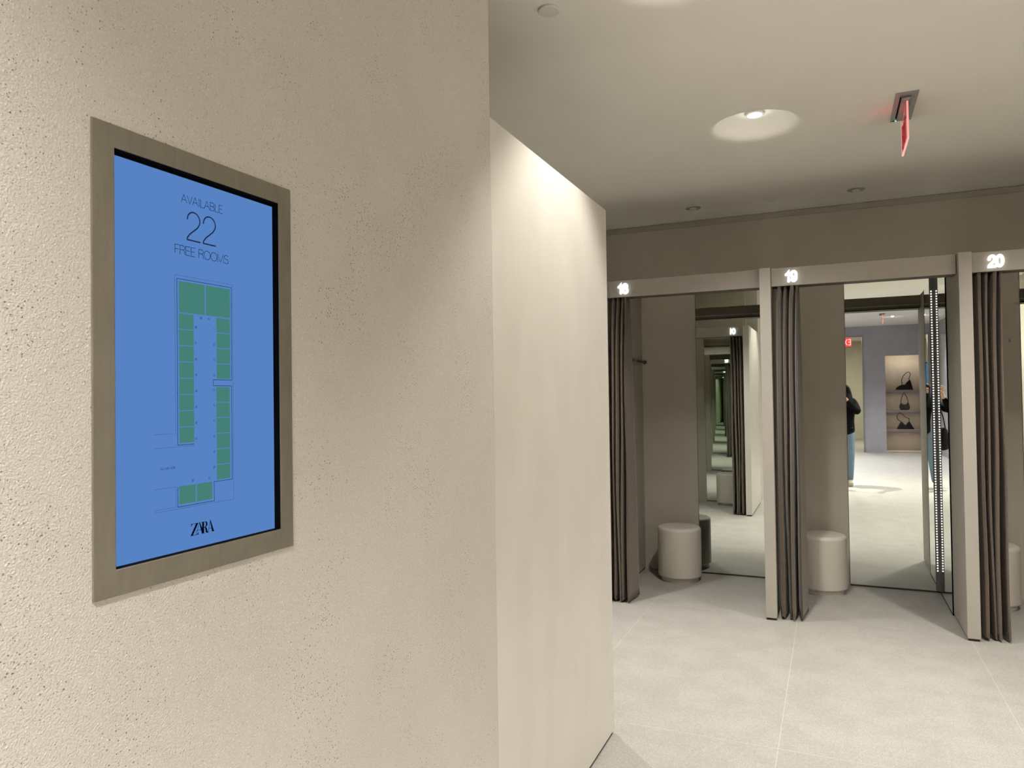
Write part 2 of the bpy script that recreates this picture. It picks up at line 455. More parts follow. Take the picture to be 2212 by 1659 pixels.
struct(mb.build('wall_niche', M['niche']))
mb = MB(); t = .035
mb.box(DX0, DX0+t, y0-.01, y1+.012, 0, DZ); mb.box(DX1-t, DX1, y0-.01, y1+.012, 0, DZ); mb.box(DX0+t, DX1-t, y0-.01, y1+.012, DZ-t, DZ)
struct(mb.build('trim_door', M['plate']))
bx('wall_backroom', M['roomwall'], -3.0, XR, -13.4, -13.3, 0, ZL)
bx('wall_backroom_left', M['roomwall'], -3.1, -3.0, -13.4, YE-.12, 0, ZL)
bx('wall_backroom_right', M['roomwall'], XR, XR+.1, -13.4, YE-.12, 0, ZL)
bx('wall_backroom_front', M['roomwall'], -3.0, XL-.2, YE-.12, YE-.02, 0, ZL)

# side of fitting room 01, plastered, with a dark shadow gap at the floor
pw = thing('end_partition', 'pale trowelled plaster partition end beside the pitted screen wall, bathed in light', 'partition', (XL-PT/2, YO, 0))
MB().box(XL-PT, XL, 1.939, YO, .014, ZP).build('panel', M['plaster'], pw, (XL-PT/2, YO, 0), bevel=.0015)
MB().box(XL-PT+.006, XL-.006, 1.945, YO-.006, 0, .014).build('floor_gap_shade', M['gap'], pw, (XL-PT/2, YO, 0))  # dark strip painted in for the shade under the panel

# ------------------------------------------------------------------ downlights
def spot(parent, loc, w, size=96, blend=.9, rad=.035, c=(1, .915, .79)):
    l = bpy.data.lights.new('downlight_beam', 'SPOT'); l.energy = w; l.spot_size = radians(size); l.spot_blend = blend
    l.shadow_soft_size = rad; l.color = c
    o = bpy.data.objects.new('downlight_beam', l); col.objects.link(o); o.parent = parent; o.location = loc
    return o
WARM = (1, .975, .90); COOL = (.94, .925, 1.0)
dl_lab = {
 0: 'round recessed ceiling downlight in front of fitting room 19, glowing inside its dome',
 1: 'recessed ceiling downlight in front of fitting room 20',
 2: 'recessed ceiling downlight in front of fitting room 17, hidden above the plaster partition',
 3: 'recessed ceiling downlight further along the corridor, before fitting room 16',
 4: 'recessed ceiling downlight at the far end of the corridor',
 5: 'recessed ceiling downlight above the plaster partition end, at the top edge of the photo',
 6: 'recessed ceiling downlight over the entry, across from the plaster partition',
 7: 'recessed ceiling downlight above the blue display',
 8: 'recessed ceiling downlight over the entry, across from the blue display'}
BEAM = {0: 235, 1: 235, 2: 235, 3: 235, 4: 180, 5: 125, 6: 245, 7: 0, 8: 235}
def downlight(cx, cy, z, label, w, c, size=128, blend=.9):
    t = thing('recessed_downlight', label, 'ceiling light', (cx, cy, z+.065), 0, 'recessed downlights')
    MB().lathe([(.047,.016), (.047,.004), (.040,.0), (.036,.004), (.036,.014)], (0,0,0), 32).build('trim_ring', M['white'], t)
    MB().lathe([(.0355,.012), (.0355,.006), (.02,.004)], (0,0,0), 32).build('lens', M['lens'] if w else M['white'], t)
    if w:
        spot(t, (0,0,-.004), w, size, blend, c=c)
        g = bpy.data.lights.new('lamp_spill', 'POINT'); g.energy = .34; g.shadow_soft_size = .03; g.color = c
        o = bpy.data.objects.new('lamp_spill', g); col.objects.link(o); o.parent = t; o.location = (0,0,-.034)
    return t
for i, (cx, cy) in enumerate(DOMES_C): downlight(cx, cy, ZC, dl_lab[i], BEAM[i], WARM, 114 if i < 5 else 88 if i == 5 else 130, 1. if i < 5 else .45 if i == 5 else .9)
for i, (cx, cy) in enumerate(DOMES_L):
    side = 'beside the left wall' if cx < 0 else 'on the niche side'
    far = ['just behind the photographer', 'half way down the lobby', 'in front of the lobby end wall'][i//2]
    downlight(cx, cy, ZL, f'recessed lobby ceiling downlight {side}, {far}', [900,500,380,380,380,380][i], WARM if i < 2 else COOL, 100 if i == 0 else 116, 1.)
# back room lamp
t = thing('ceiling_panel_light', 'square ceiling light in the cream room beyond the doorway', 'ceiling light', (0, -10.2, ZL-.04))
MB().box(-.3, .3, -.3, .3, 0, .038).build('diffuser', emit('panel_glow', (1, .95, .85), 6.), t)
l = bpy.data.lights.new('panel_beam', 'AREA'); l.energy = 130; l.size = .6; l.color = (1, .94, .82)
o = bpy.data.objects.new('panel_beam', l); col.objects.link(o); o.parent = t; o.location = (0,0,-.01)

# small unlit downlights above the rooms, sprinkler covers
def small_light(x, y, label):
    t = thing('small_downlight', label, 'ceiling light', (x, y, ZC), 0, 'small downlights over the fitting rooms')
    MB().lathe([(.060,.0), (.060,-.003), (.055,-.005), (.036,-.004), (.030,.0), (.030,0.0005)], n=40).build('rim', M['trim'], t)
    MB().lathe([(.029,-.0045), (.026,-.012), (.012,-.014)], n=32).build('lens', M['white'], t)
    return t
small_light(-.969, 5.785, 'small round unlit downlight in the ceiling above fitting room 18')
small_light(.191, 5.80, 'small round unlit downlight in the ceiling above fitting room 19')
def cover(x, y, r, label):
    o = MB().lathe([(r*.9,.0), (r*.9,-.004), (r,-.005), (r,-.009), (r*.97,-.0105), (r*.2,-.011)], n=48).build('sprinkler_cover', M['white'], loc=(x, y, ZC))
    return tag(o, label, 'sprinkler cover', 'round ceiling covers')
cover(-.394, 5.786, .042, 'small flat round cover on the ceiling between the two small downlights')
cover(-.951, 2.556, .040, 'flat white round ceiling cover above the plaster partition, at the top of the photo')

# ------------------------------------------------------------------ exit signs
def exit_hanging(loc, label, ink='red'):
    t = thing('exit_sign', label, 'exit sign', loc, 0, 'hanging exit signs')
    MB().box(-.05, .05, -.205, .205, -.005, .0).build('ceiling_plate', M['plate'], t, bevel=.001)
    MB().box(-.024, .020, -.155, .165, -.016, -.005).build('slot_housing', M['plate'], t, bevel=.003)
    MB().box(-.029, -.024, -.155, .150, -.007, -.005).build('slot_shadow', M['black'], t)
    MB().lathe([(.005,0), (.005,-.001)], (-.036, .188, -.0051), 14).build('test_button', M['black'], t)
    MB().ball((-.024, .188, -.006), .004).build('pilot_lamp', M['greenled'], t)
    MB().box(.0, .008, -.13, .17, -.205, -.012).build('acrylic_panel', M['acrylic'], t, bevel=.0008)
    e = MB(); e.box(-.0004, .0084, -.1325, -.1302, -.205, -.02); e.box(-.0004, .0084, -.1325, .1725, -.2078, -.2052); e.box(-.0004,.0084,.1702,.1725,-.205,-.02)
    e.build('lit_edge', M['acrylic_edge'], t)
    for side, x0, x1 in ((-1, -.0025, -.0006), (1, .0086, .0105)):
        e = MB(); st, w = text_strokes('EXIT', .105, .74, .012)
        f = (lambda u, v, d: (d, .02-side*(-1)*0+ (w/2-u)*(1) , v-.185)) if side < 0 else (lambda u, v, d: (d, .02-(w/2-u), v-.185))
        for s_ in st: stroke_poly(e, s_, .011, f, x0, x1)
        e.build('exit_lettering', M[ink], t)
    return t
ex = exit_hanging((.370, 4.215, ZC), 'edge-lit pink acrylic exit sign hanging from the ceiling in front of fitting room 20')
lr = bpy.data.lights.new('exit_glow', 'AREA'); lr.energy = .06; lr.shape = 'RECTANGLE'; lr.size = .26; lr.size_y = .05; lr.color = (1, .05, .06)
o = bpy.data.objects.new('exit_glow', lr); col.objects.link(o); o.parent = ex; o.location = (-.012, .02, -.055); o.rotation_euler = (0, radians(-125), 0); o.rotation_euler = (0, radians(125), 0)
exit_hanging((1.0, -4.6, ZL), 'edge-lit pink exit sign hanging in the lobby, seen in the mirror of fitting room 19', 'palered')
t = thing('exit_sign', 'glowing red exit sign in the doorway of the cream room, seen in the mirror', 'exit sign', (.33, -8.35, 2.68))
MB().box(-.17, .17, -.02, .0, 0, .22).build('sign_box', M['redsign'], t, bevel=.004)
e = MB(); st, w = text_strokes('EXIT', .14, .9, .015)
for s_ in st: stroke_poly(e, s_, .02, lambda u, v, d: (w/2-u, d, v+.04), .001, .004)
e.build('lettering', emit('exit_white', (1, .45, .42), 1.6), t)
MB().tube([(0,-.01,.22), (0,-.01,ZL-2.68)], .008).build('stem', M['white'], t)

# ------------------------------------------------------------------ the blue display
D0 = (XL, .8655, 1.2315)
scr = thing('wall_display', 'blue portrait display in a brushed metal frame set in the pitted wall', 'display', D0)
P = lambda u, v: (.701+u/1000, 1.267+v/1000)    # millimetres on the display face -> wall plane
fx0, fx1 = XL-.02, XL+.0025
mb = MB(); iy0, iy1, iz0, iz1 = .701, 1.0292, 1.268, 1.8565
O = [(SY0,SZ0),(SY1,SZ0),(SY1,SZ1),(SY0,SZ1)]; I = [(iy0,iz0),(iy1,iz0),(iy1,iz1),(iy0,iz1)]
vs = [(fx1,*p) for p in O]+[(fx1,*p) for p in I]+[(fx0,*p) for p in O]+[(fx0,*p) for p in I]
fs = []
for i in range(4):
    j = (i+1) % 4
    fs += [(i, j, 4+j, 4+i), (8+j, 8+i, 12+i, 12+j), (i, 8+i, 8+j, j), (4+j, 12+j, 12+i, 4+i)]
mb.add(vs, fs); mb.build('frame', M['frame'], scr, D0, bevel=.0012)
XD = XL-.012
mb = MB()
mb.box(XD-.012, XD-.0004, iy0-.012, iy1+.012, iz0-.012, iz1+.012)
# black lining of the reveal
mb.box(XD, XL+.001, iy0-.002, iy0-.0004, iz0, iz1); 
mb.box(XD, XL+.0015, iy1-.0004, iy1+.002, iz0, iz1); mb.box(XD, XL+.0015, iy0, iy1, iz1-.0004, iz1+.002); mb.box(XD, XL+.0015, iy0, iy1, iz0-.002, iz0+.0004)
mb.build('bezel', M['black'], scr, D0)
def sbox(mb, u0, u1, v0, v1, d=.0002, lift=0.):
    (a, c), (b, d_) = P(u0, v0), P(u1, v1); mb.box(XD+lift, XD+lift+d, a, b, c, d_)
pan = MB(); sbox(pan, 1.5, 334.5, .5, 584.5, .0002); pan = pan.build('screen_panel', M['screen'], scr, D0)
LIFT = .00025
def block(*a):
    g = MB(); sbox(g, *a, .0001, LIFT); g.build('room_block', M['green'], pan, D0)
def cells(u0, u1, vtop, vbot, n, gap):
    h = (vtop-vbot-gap*(n-1))/n
    for k in range(n):
        t_ = vtop-k*(h+gap); block(u0, u1, t_-h, t_)
block(120.4, 171.1, 371.8, 420.5); block(173.6, 224.8, 371.8, 420.5)
cells(120.0, 148.6, 370.0, 168.2, 8, 1.3)
cells(195.2, 224.3, 370.0, 269.4, 4, 1.3)
cells(194.2, 223.0, 255.4, 103.4, 6, 1.3)
block(119.2, 150.6, 73.6, 101.4); block(152.7, 184.3, 73.6, 101.4)
def line(mb, pts, w):
    stroke_poly(mb, pts, w, lambda u, v, d: (XD+d, *P(u, v)), LIFT, LIFT+.00012)
t1 = MB()
line(t1, [(73.4,183.5),(112.8,183.5),(112.8,429.2),(230.5,429.2),(230.5,67.0),(73.4,67.0)], .45)
line(t1, [(73.4,162.7),(148,162.7)], .45)
line(t1, [(73.4,101.4),(112.9,101.4),(112.9,70.3),(73.4,70.3)], .45)
t1.build('plan_outline', M['inkthin'], pan, D0)
t2 = MB()
line(t2, [(148,165.2),(116.8,165.2),(116.8,423.9),(227.8,423.9),(227.8,267.5),(187.6,267.5),(187.6,257.8),(227.4,257.8),(227.4,101.0),(188.4,101.0),(188.4,69.9),(116.3,69.9),(116.3,101.3)], .8)
def label(mb, txt, u, v, h, w, ws=1., tr=0., align='l', target=None):
    st, wd = text_strokes(txt, h, ws, tr)
    if target: k = target/wd; st = [[(p[0]*k, p[1]) for p in s_] for s_ in st]; wd = target
    off = u-(wd/2 if align == 'c' else wd if align == 'r' else 0)
    for s_ in st: line(mb, [(p[0]+off, p[1]+v) for p in s_], w)
t2.build('plan_walls', M['ink'], pan, D0)
def words_(name, *a, **k):
    t3 = MB(); label(t3, *a, **k); t3.build(name, M['ink'], pan, D0)
words_('heading_lettering', 'AVAILABLE', 126, 545.5, 13.0, .85, target=85)
words_('room_count', '22', 134.6, 488.2, 45.5, 2.1, target=64)
words_('heading_lettering', 'FREE ROOMS', 112.6, 463.0, 13.8, .9, target=110.5)
words_('position_lettering', 'YOU ARE HERE', 83.5, 129.6, 3.3, .28, target=29)
for k in range(8): words_('room_number', f'{8-k:02d}', 151.0, 348.9-k*25.35, 3.6, .32, .9)
for k in range(4): words_('room_number', f'{11+k}', 187.8, 349.0-k*25.35, 3.6, .32, .9)
for k in range(6): words_('room_number', f'{15+k}', 186.8, 249.0-k*25.2, 3.6, .32, .9)
for q in (('09', 161.6, 364.6), ('10', 177.0, 364.6), ('22', 143.2, 106.0), ('21', 176.4, 106.0)): words_('room_number', *q, 3.5, .32, .9)
z = MB()
def poly(pts): z.prism(pts, lambda u, v, d: (XD+d, *P(u, v)), LIFT, LIFT+.0002)
b0, b1 = 20.9, 39.6
poly([(140.0,b0),(151.2,b1),(155.4,b1),(144.0,b0)])                       # Z diagonal
poly([(141.2,b1-.7),(141.2,b1),(155.4,b1),(155.0,b1-.7)]); poly([(141.2,34.6),(141.2,b1),(145.2,b1),(142.4,b1-1.8)])
poly([(140.0,b0),(140.3,b0+.7),(155.2,b0+.7),(155.2,b0)]); poly([(155.2,25.6),(155.2,b0),(151.0,b0),(154.0,b0+2.2)])
poly([(149.4,b0),(150.0,b0),(158.3,b1-.6),(157.9,b1)])                    # A
poly([(157.0,b1+.6),(158.4,b1+.6),(166.6,b0),(162.4,b0)]); poly([(151.6,27.3),(151.9,28.0),(160.4,28.0),(160.4,27.3)])
poly([(163.0,b0),(166.8,b0),(166.8,b1),(163.0,b1)]); poly([(160.4,b1),(160.4,b1-.6),(170,b1-.6),(170,b1)])   # R stem
rb = arc(168.8, 35.0, 5.0, 4.6, 90, -90, 12); ri = arc(168.4, 35.0, 2.3, 3.9, -90, 90, 12); poly(rb+ri)
poly([(166.8,30.4),(166.8,31.1),(169.5,31.1),(169.5,30.4)])
poly([(169.0,31.0),(172.2,28.6),(173.0,25.0),(173.4,22.6),(175.4,21.7),(176.0,22.4),(176.3,22.1),(175.2,20.5),(171.8,20.7),(170.2,22.6),(169.6,27.0),(168.0,30.2)])
poly([(174.2,b0),(174.8,b0),(180.2,b1-1.0),(179.8,b1)])                   # second A
poly([(178.8,b1+.8),(180.0,b1+.8),(187.2,b0),(183.2,b0)]); poly([(175.6,26.6),(175.8,27.2),(182,27.2),(182,26.6)])
poly([(161.6,b0),(161.6,b0+.5),(168.6,b0+.5),(168.6,b0)]); poly([(181.6,b0),(181.6,b0+.5),(189.0,b0+.5),(189.0,b0)])
z.build('shop_logo', M['logo'], pan, D0)

# ------------------------------------------------------------------ fitting room elements (room-local: x right, y into the room)
def mk_partition(label):
    t = thing('partition_panel', label, 'partition', group='partitions between the fitting rooms')
    MB().box(0, PT, 0, DEPTH, .014, ZP).build('panel', M['panel'], t, bevel=.002)
    MB().box(.006, PT-.006, .006, DEPTH, 0, .014).build('floor_gap_shade', M['gap'], t)  # inset dark strip in place of the shaded gap at the floor
    return t
def number_mesh(mb, txt, x, z_, h, w):
    st, wd = text_strokes(txt, h, .98, .0, {'1': G1})
    for s_ in st:
        pts = []
        for a, b in zip(s_, s_[1:]):
            pts.append(a)
        pts.append(s_[-1])
        stroke_poly(mb, pts, w, lambda u, v, d: (x+u, d, z_+v), .050, .062)
        if Vector(s_[0]) != Vector(s_[-1]):
            for e in (s_[0], s_[-1]):
                mb.prism([(e[0]+w/2*cos(2*pi*k/16), e[1]+w/2*sin(2*pi*k/16)) for k in range(16)], lambda u, v, d: (x+u, d, z_+v), .050, .062)
def mk_header(txt, label, mat='number'):
    t = thing('header_beam', label, 'header', group='numbered headers over the fitting rooms')
    MB().box(.0005, RW-.0035, .066, .086, ZH0, ZH1).build('fascia', M['panel'], t, bevel=.002)
    MB().box(.0005, RW-.0005, .086, .205, ZH0+.012, ZH1-.006).build('track_housing', M['panel'], t, bevel=.001)
    MB().box(.004, RW-.004, .088, .2049, ZH0+.001, ZH0+.0118).build('shaded_curtain_track', M['track'], t)  # track made wide and dark to paint the shade of the header underside
    MB().box(.004, RW-.004, .2052, .212, ZH0+.030, ZH0+.038).build('rail_lip', M['white'], t)
    e = MB(); number_mesh(e, txt, .094, 2.241, .063, .0170); e.build('number_sign', M[mat], t)
    return t
def mk_mirror(label):
    t = thing('wall_mirror', label, 'mirror', group='tall mirrors on the back walls')
    MB().box(.462, RW-.004, DEPTH-.006, DEPTH, .012, 2.40).build('glass', M['mirror'], t)
    MB().box(.4595, .462, DEPTH-.0065, DEPTH, .012, 2.40).build('glass_edge', M['hook'], t)
    MB().box(.462, RW-.006, DEPTH-.007, DEPTH, 0, .011).build('bottom_channel', M['gap'], t)
    return t
def mk_mirror_wide(label):
    t = thing('wall_mirror', label, 'mirror', group='tall mirrors on the back walls')
    MB().box(.004, .642, DEPTH-.006, DEPTH, .012, 2.40).build('glass', M['mirror'], t)
    MB().box(.642, .6445, DEPTH-.0065, DEPTH, .012, 2.40).build('glass_edge', M['hook'], t)
    MB().box(.006, .642, DEPTH-.007, DEPTH, 0, .011).build('bottom_channel', M['gap'], t)
    return t
def mk_side_mirror(label):
    t = thing('side_mirror', label, 'mirror', group='narrow side mirrors on the partitions')
    MB().box(RW-.006, RW-.0005, .536, DEPTH-.0065, .012, 2.33).build('glass', M['mirror'], t)
    MB().box(RW-.007, RW-.0005, .526, .535, .004, 2.33).build('glass_edge', M['black'], t)
    MB().box(RW-.0065, RW-.0005, .536, DEPTH-.0065, .001, .011).build('bottom_channel', M['gap'], t)
    return t
LZ0, LZ1, LN = .165, 2.250, 108
def mk_strip(label, detailed):
    t = thing('mirror_light_strip', label, 'light strip', group='vertical light strips in the mirror corners')
    ax, ay = RW-.0065-.028, DEPTH-.0065; bx_, by_ = RW-.0065, DEPTH-.0065-.028
    mid = 1.20; dx, dy = .7071*.0, 0
    nx, ny = -.7071, -.7071
    cxm, cym = (ax+bx_)/2, (ay+by_)/2
    MB().add([(ax,ay,.014),(bx_,by_,.014),(bx_,ay,.014),(ax,ay,2.39),(bx_,by_,2.39),(bx_,ay,2.39)],
             [(0,2,1),(3,4,5),(0,1,4,3),(1,2,5,4),(2,0,3,5)]).build('aluminium_profile', M['alu'], t)
    for s_ in (0, 1):
        z0 = LZ0 if s_ == 0 else LZ0+(LZ1-LZ0)*.5+.003; z1 = z0+(LZ1-LZ0)*.5-.012
        tx, ty = .7071*.009, -.7071*.009; ox, oy = nx*.0015, ny*.0015
        mb = MB().add([(cxm-tx,cym-ty,z0-.012),(cxm+tx,cym+ty,z0-.012),(cxm+tx+ox,cym+ty+oy,z0-.012),(cxm-tx+ox,cym-ty+oy,z0-.012),
                  (cxm-tx,cym-ty,z1+.012),(cxm+tx,cym+ty,z1+.012),(cxm+tx+ox,cym+ty+oy,z1+.012),(cxm-tx+ox,cym-ty+oy,z1+.012)],
                 [(3,2,1,0),(4,5,6,7),(0,1,5,4),(1,2,6,5),(2,3,7,6),(3,0,4,7)])
        bar = mb.build('led_board', M['plate'], t)
        n = LN//2; al = MB(); me = None
        for k in range(n):
            z_ = z0+(z1-z0)*k/(n-1); p = (cxm+nx*.0035, cym+ny*.0035, z_)
            if detailed:
                if me is None:
                    o = MB().ball((0,0,0), .0055, 10, 6).build('led', M['led'], bar); me = o.data
                else: o = bpy.data.objects.new('led', me); col.objects.link(o); o.parent = bar
                o.location = p
            else: al.ball(p, .0066, 8, 5)
        if not detailed: al.build('led_row', M['led'], bar)['kind'] = 'stuff'
    return t
def mk_stool(label):
    t = thing('round_stool', label, 'stool', group='round stools in the fitting rooms')
    R = .172; H = .430
    pr = [(R*.95,.034)]+[(R-.012+.012*sin(a*pi/10), .046-.012*cos(a*pi/10)) for a in range(1, 6)]+[(R,H-.03)]
    pr += [(R-.026+.026*cos(a*pi/12), H-.026+.026*sin(a*pi/12)) for a in range(0, 7)]+[(R*.6,H+.001),(R*.2,H+.0015)]
    MB().lathe(pr, n=64).build('seat_drum', M['stool'], t)
    MB().lathe([(R*.86,0),(R*.86,.034)], n=64).build('base_ring', M['stool'], t)
    return t
def mk_curtain(label, seed=0, fl=.92):
    t = thing('curtain', label, 'curtain', group='gathered curtains of the fitting rooms')
    rnd = random.Random(seed); NS = 190; NZ_ = 40
    top_w = [1.15, .95, 1.2, 1.0]                      # fold widths at the header ...
    bot_w = [rnd.uniform(1.2, 1.5), rnd.uniform(.6, .8), rnd.uniform(.8, 1.1), 1.6]   # ... and at the hem
    dep = [rnd.uniform(.85, 1.1) for _ in range(5)]; fr = [rnd.uniform(-.012, .012) for _ in range(5)]
    vs = []; fs = []
    z0, z1 = .016, ZH0+.001
    for k in range(NZ_+1):
        v = k/NZ_; z_ = z0+(z1-z0)*v; q = (1-v)**.75
        wd = [a*(1-q)+b*q for a, b in zip(top_w, bot_w)]; tot = sum(wd); cum = [sum(wd[:i])/tot for i in range(5)]
        wid = (.172+.016*q)*fl; top = v**4
        for i in range(NS+1):
            g_ = i/NS*4; j = min(3, int(g_)); u = g_-j
            lobe = min(1., sin(pi*u)/.88); lobe = lobe*(1-.10*(u if j % 2 else 1-u))
            yb = .190+.012*sin(5*v+j); yf = .045+.030*top+fr[j]+.006*sin(6*v+2*j)-.012*q
            y = yb-(yb-yf)*lobe*(dep[j]*(1-.25*top)+.25*top)
            x = .012+wid*(cum[j]+(cum[j+1]-cum[j])*u) + .007*sin(3.5*v+2.3*j)*q*(1 if 0 < j < 3 else .3) + .016*v**5*(1 if j < 3 else .5) + .003*sin(11*v+j)*u*(1-u)*4
            if j == 3 and u > .5:                       # last flap sweeps back into the room
                w_ = (u-.5)*2; y = yf*(1-w_)+(.155+.095*q)*w_; x = .012+wid*(cum[3]+(1-cum[3])*(.5+.5*w_))
            zz = z_ + (.005*sin(2*pi*u+j)+.003*sin(3*g_))*(1-v)**8
            vs.append((x, max(-.02, y), max(.006, zz)))
    for k in range(NZ_):
        for i in range(NS):
            a = k*(NS+1)+i; fs.append((a, a+1, a+NS+2, a+NS+1))
    o = MB().add(vs, fs, True).build('curtain_fabric', M['curtain'], t)
    m = o.modifiers.new('s', 'SOLIDIFY'); m.thickness = .003; m.offset = 0
    hem = MB(); W_ = NS+1
    hv = []; hf = []
    for i in range(NS+1):
        x, y, z_ = vs[i]; hv += [(x, y-.0026, z_+.001), (x, y-.0026, z_+.055), (x, y+.0026, z_+.055), (x, y+.0026, z_+.001)]
    for i in range(NS):
        a = 4*i
        for q in range(4): hf.append((a+q, a+4+q, a+4+(q+1) % 4, a+(q+1) % 4))
    hem.add(hv, hf, True).build('hem', M['curtain'], t)
    return t
def mk_peg(label, kind):
    t = thing('hanging_coat_peg', label, 'coat hook', group='coat pegs in fitting room 18')
    if kind == 'long':
        MB().lathe([(.018,0),(.018,.004),(.010,.005)], n=24).build('flange', M['hook'], t).rotation_euler = (pi/2, 0, 0)
        o = MB().lathe([(.0095,.004),(.0095,.25),(.008,.252)], n=20).build('peg', M['hook'], t); o.rotation_euler = (pi/2, 0, 0)
    else:
        MB().lathe([(.018,0),(.018,.004),(.010,.005)], n=24).build('flange', M['hook'], t).rotation_euler = (0, pi/2, 0)
        o = MB().lathe([(.0095,.004),(.0095,.03),(.008,.032)], n=20).build('peg', M['hook'], t); o.rotation_euler = (0, pi/2, 0)
    return t

# near row: rooms 15..20 ; opposite row: rooms 01..04 (turned round)
def rx(n): return X19+(n-19)*PITCH
OXR = XL-PT                                     # the opposite rooms' first inner side
def orx(n): return OXR-(n-1)*PITCH              # local origin of room 0n (rotated by pi)
near = [19, 18, 20, 17, 16, 15]; opp = [1, 2, 3, 4]
desc = {15: 'fitting room 15', 16: 'fitting room 16', 17: 'fitting room 17', 18: 'fitting room 18', 19: 'fitting room 19', 20: 'fitting room 20',
        1: 'fitting room 01', 2: 'fitting room 02', 3: 'fitting room 03', 4: 'fitting room 04'}
def place(n): return ((rx(n), YF, 0), 0) if n > 10 else ((orx(n), YO, 0), pi)
where = {18: 'left of header 19', 19: 'between headers 18 and 20', 20: 'at the right edge of the photo', 17: 'deep in the mirror corridor', 16: 'deeper in the mirror corridor',
         15: 'at the far end of the corridor', 1: 'seen reversed in the mirror of fitting room 18', 2: 'seen faintly in the mirrors, second from the entry', 3: 'on the opposite row, third from the entry', 4: 'on the opposite row, fourth from the entry'}
first = {}
for n in near+opp:
    (loc, rz) = place(n); d = desc[n]
    h = mk_header(f'{n:02d}', f'greige header beam with glowing white number {n:02d}, {where[n]}', 'number_warm' if n == 20 else 'number')
    h.location = loc; h.rotation_euler.z = rz
    c, s = cos(rz), sin(rz)
    W = lambda x, y, z=0: (loc[0]+x*c-y*s, loc[1]+x*s+y*c, z)
    plab = {19: 'greige partition with narrow mirror between fitting rooms 19 and 20', 18: 'greige partition post between fitting rooms 18 and 19',
            20: 'greige partition past the right edge, closing fitting room 20', 17: 'greige partition between fitting rooms 17 and 18, left of curtain 18'}.get(
            n, f'greige partition on the inner side of {d}')
    if 'p' not in first: first['p'] = mk_partition(plab); first['p'].location = W(RW, 0)
    else: dup(first['p'], W(RW, 0), rz, plab)
    mlab = {19: 'tall mirror of fitting room 19, reflecting the photographer and lit handbag niche', 18: 'tall mirror of fitting room 18, reflecting room 01 and endless corridor'}.get(n, f'tall mirror on the back wall of {d}')
    if n == 1: first['m'] = mk_mirror_wide(mlab); first['m'].location = loc; first['m'].rotation_euler.z = rz
    elif 'm' not in first: first['m'] = mk_mirror(mlab); first['m'].location = loc
    else: dup(first['m'], loc, rz, mlab)
    clab = {18: 'gathered taupe curtain beneath number 18, against the plaster partition', 19: 'gathered taupe curtain beneath number 19', 20: 'gathered taupe curtain beneath number 20'}.get(n, f'gathered taupe curtain of {d}, seen in the mirrors')
    if n in (19, 18, 20):
        cu = mk_curtain(clab, n, .80 if n == 18 else .92); cu.location = loc; first['c'] = cu
    else: dup(first['c'], loc, rz, clab)
    if n in (18, 19, 20, 17):
        slab = {19: 'narrow side mirror beside the dotted light strip in fitting room 19'}.get(n, f'narrow side mirror on the partition of {d}')
        if 's' not in first: first['s'] = mk_side_mirror(slab); first['s'].location = loc
        else: dup(first['s'], loc, rz, slab)
    if n == 19: mk_strip('vertical strip of small white dot lights in the mirror corner of fitting room 19', True).location = loc
    elif n in (18, 20):
        if 'l' not in first: first['l'] = mk_strip(f'vertical dotted light strip hidden in the mirror corner of {d}', False); first['l'].location = loc
        else: dup(first['l'], loc, rz, f'vertical dotted light strip in the mirror corner of {d}')
    if n in (18, 19, 20, 1):
        sx, sy = {18: (.343, .873), 19: (.268, .893), 20: (.205, .893), 1: (.30, .88)}[n]
        slab = {18: 'pale round drum stool in fitting room 18, doubled in the mirror beside it', 19: 'pale round drum stool beside the curtain of fitting room 19',
                20: 'pale round drum stool in fitting room 20, cut by the right edge', 1: 'pale round drum stool of fitting room 01, seen small in the mirror'}[n]
        if 't' not in first: first['t'] = mk_stool(slab); first['t'].location = W(sx, sy)
        else: dup(first['t'], W(sx, sy), rz, slab)
# closing partitions at the far ends
dup(first['p'], (rx(15)-PT, YF, 0), 0, 'greige end partition on the far side of fitting room 15')
p = mk_peg('long dark coat peg pointing out of the back corner of fitting room 18', 'long'); p.location = (rx(18)+.022, YB, 1.782)
p = mk_peg('short dark coat peg on the left side of fitting room 18, beside its curtain', 'short'); p.location = (rx(18), 5.80, 1.785)

# ------------------------------------------------------------------ niche with handbags, blue display in the back room
for zt, lb in ((1.530, 'top'), (1.036, 'middle'), (.563, 'lowest')):
    o = MB().box(NX0+.0005, NX1-.0005, YE-.4995, YE-.015, zt-.05, zt).box(NX0+.0005, NX1-.0005, YE-.030, YE-.016, zt-.058, zt-.049).build('niche_shelf', M['shelf'], bevel=.002)
    tag(o, f'{lb} shelf of the lit handbag niche, seen in the mirror', 'shelf', 'shelves of the handbag niche')
def strip_light(zt, e, label):
    yb = YE-.14 if zt > 2 else YE-.10
    o = MB().box(NX0+.02, NX1-.02, yb-.012, yb, zt-.0012, zt-.0002).build('niche_light_strip', M['warmstrip']); tag(o, label, 'light strip', 'warm light strips in the niche')
    l = bpy.data.lights.new('niche_beam', 'AREA'); l.shape = 'RECTANGLE'; l.size = NX1-NX0-.06; l.size_y = .02; l.energy = e; l.color = (1, .86, .66)
    q = bpy.data.objects.new('niche_beam', l); col.objects.link(q); q.parent = o; q.location = ((NX0+NX1)/2, yb-.006, zt-.004); q.rotation_euler = (radians(-25) if zt > 2 else 0, 0, 0)
strip_light(NZ+.04, 3.2, 'warm light strip at the top of the handbag niche')
strip_light(1.480, 1.5, 'warm light strip under the top shelf of the niche')
strip_light(.986, 1.5, 'warm light strip under the middle shelf of the niche')
strip_light(.513, 1.5, 'warm light strip under the lowest shelf of the niche')
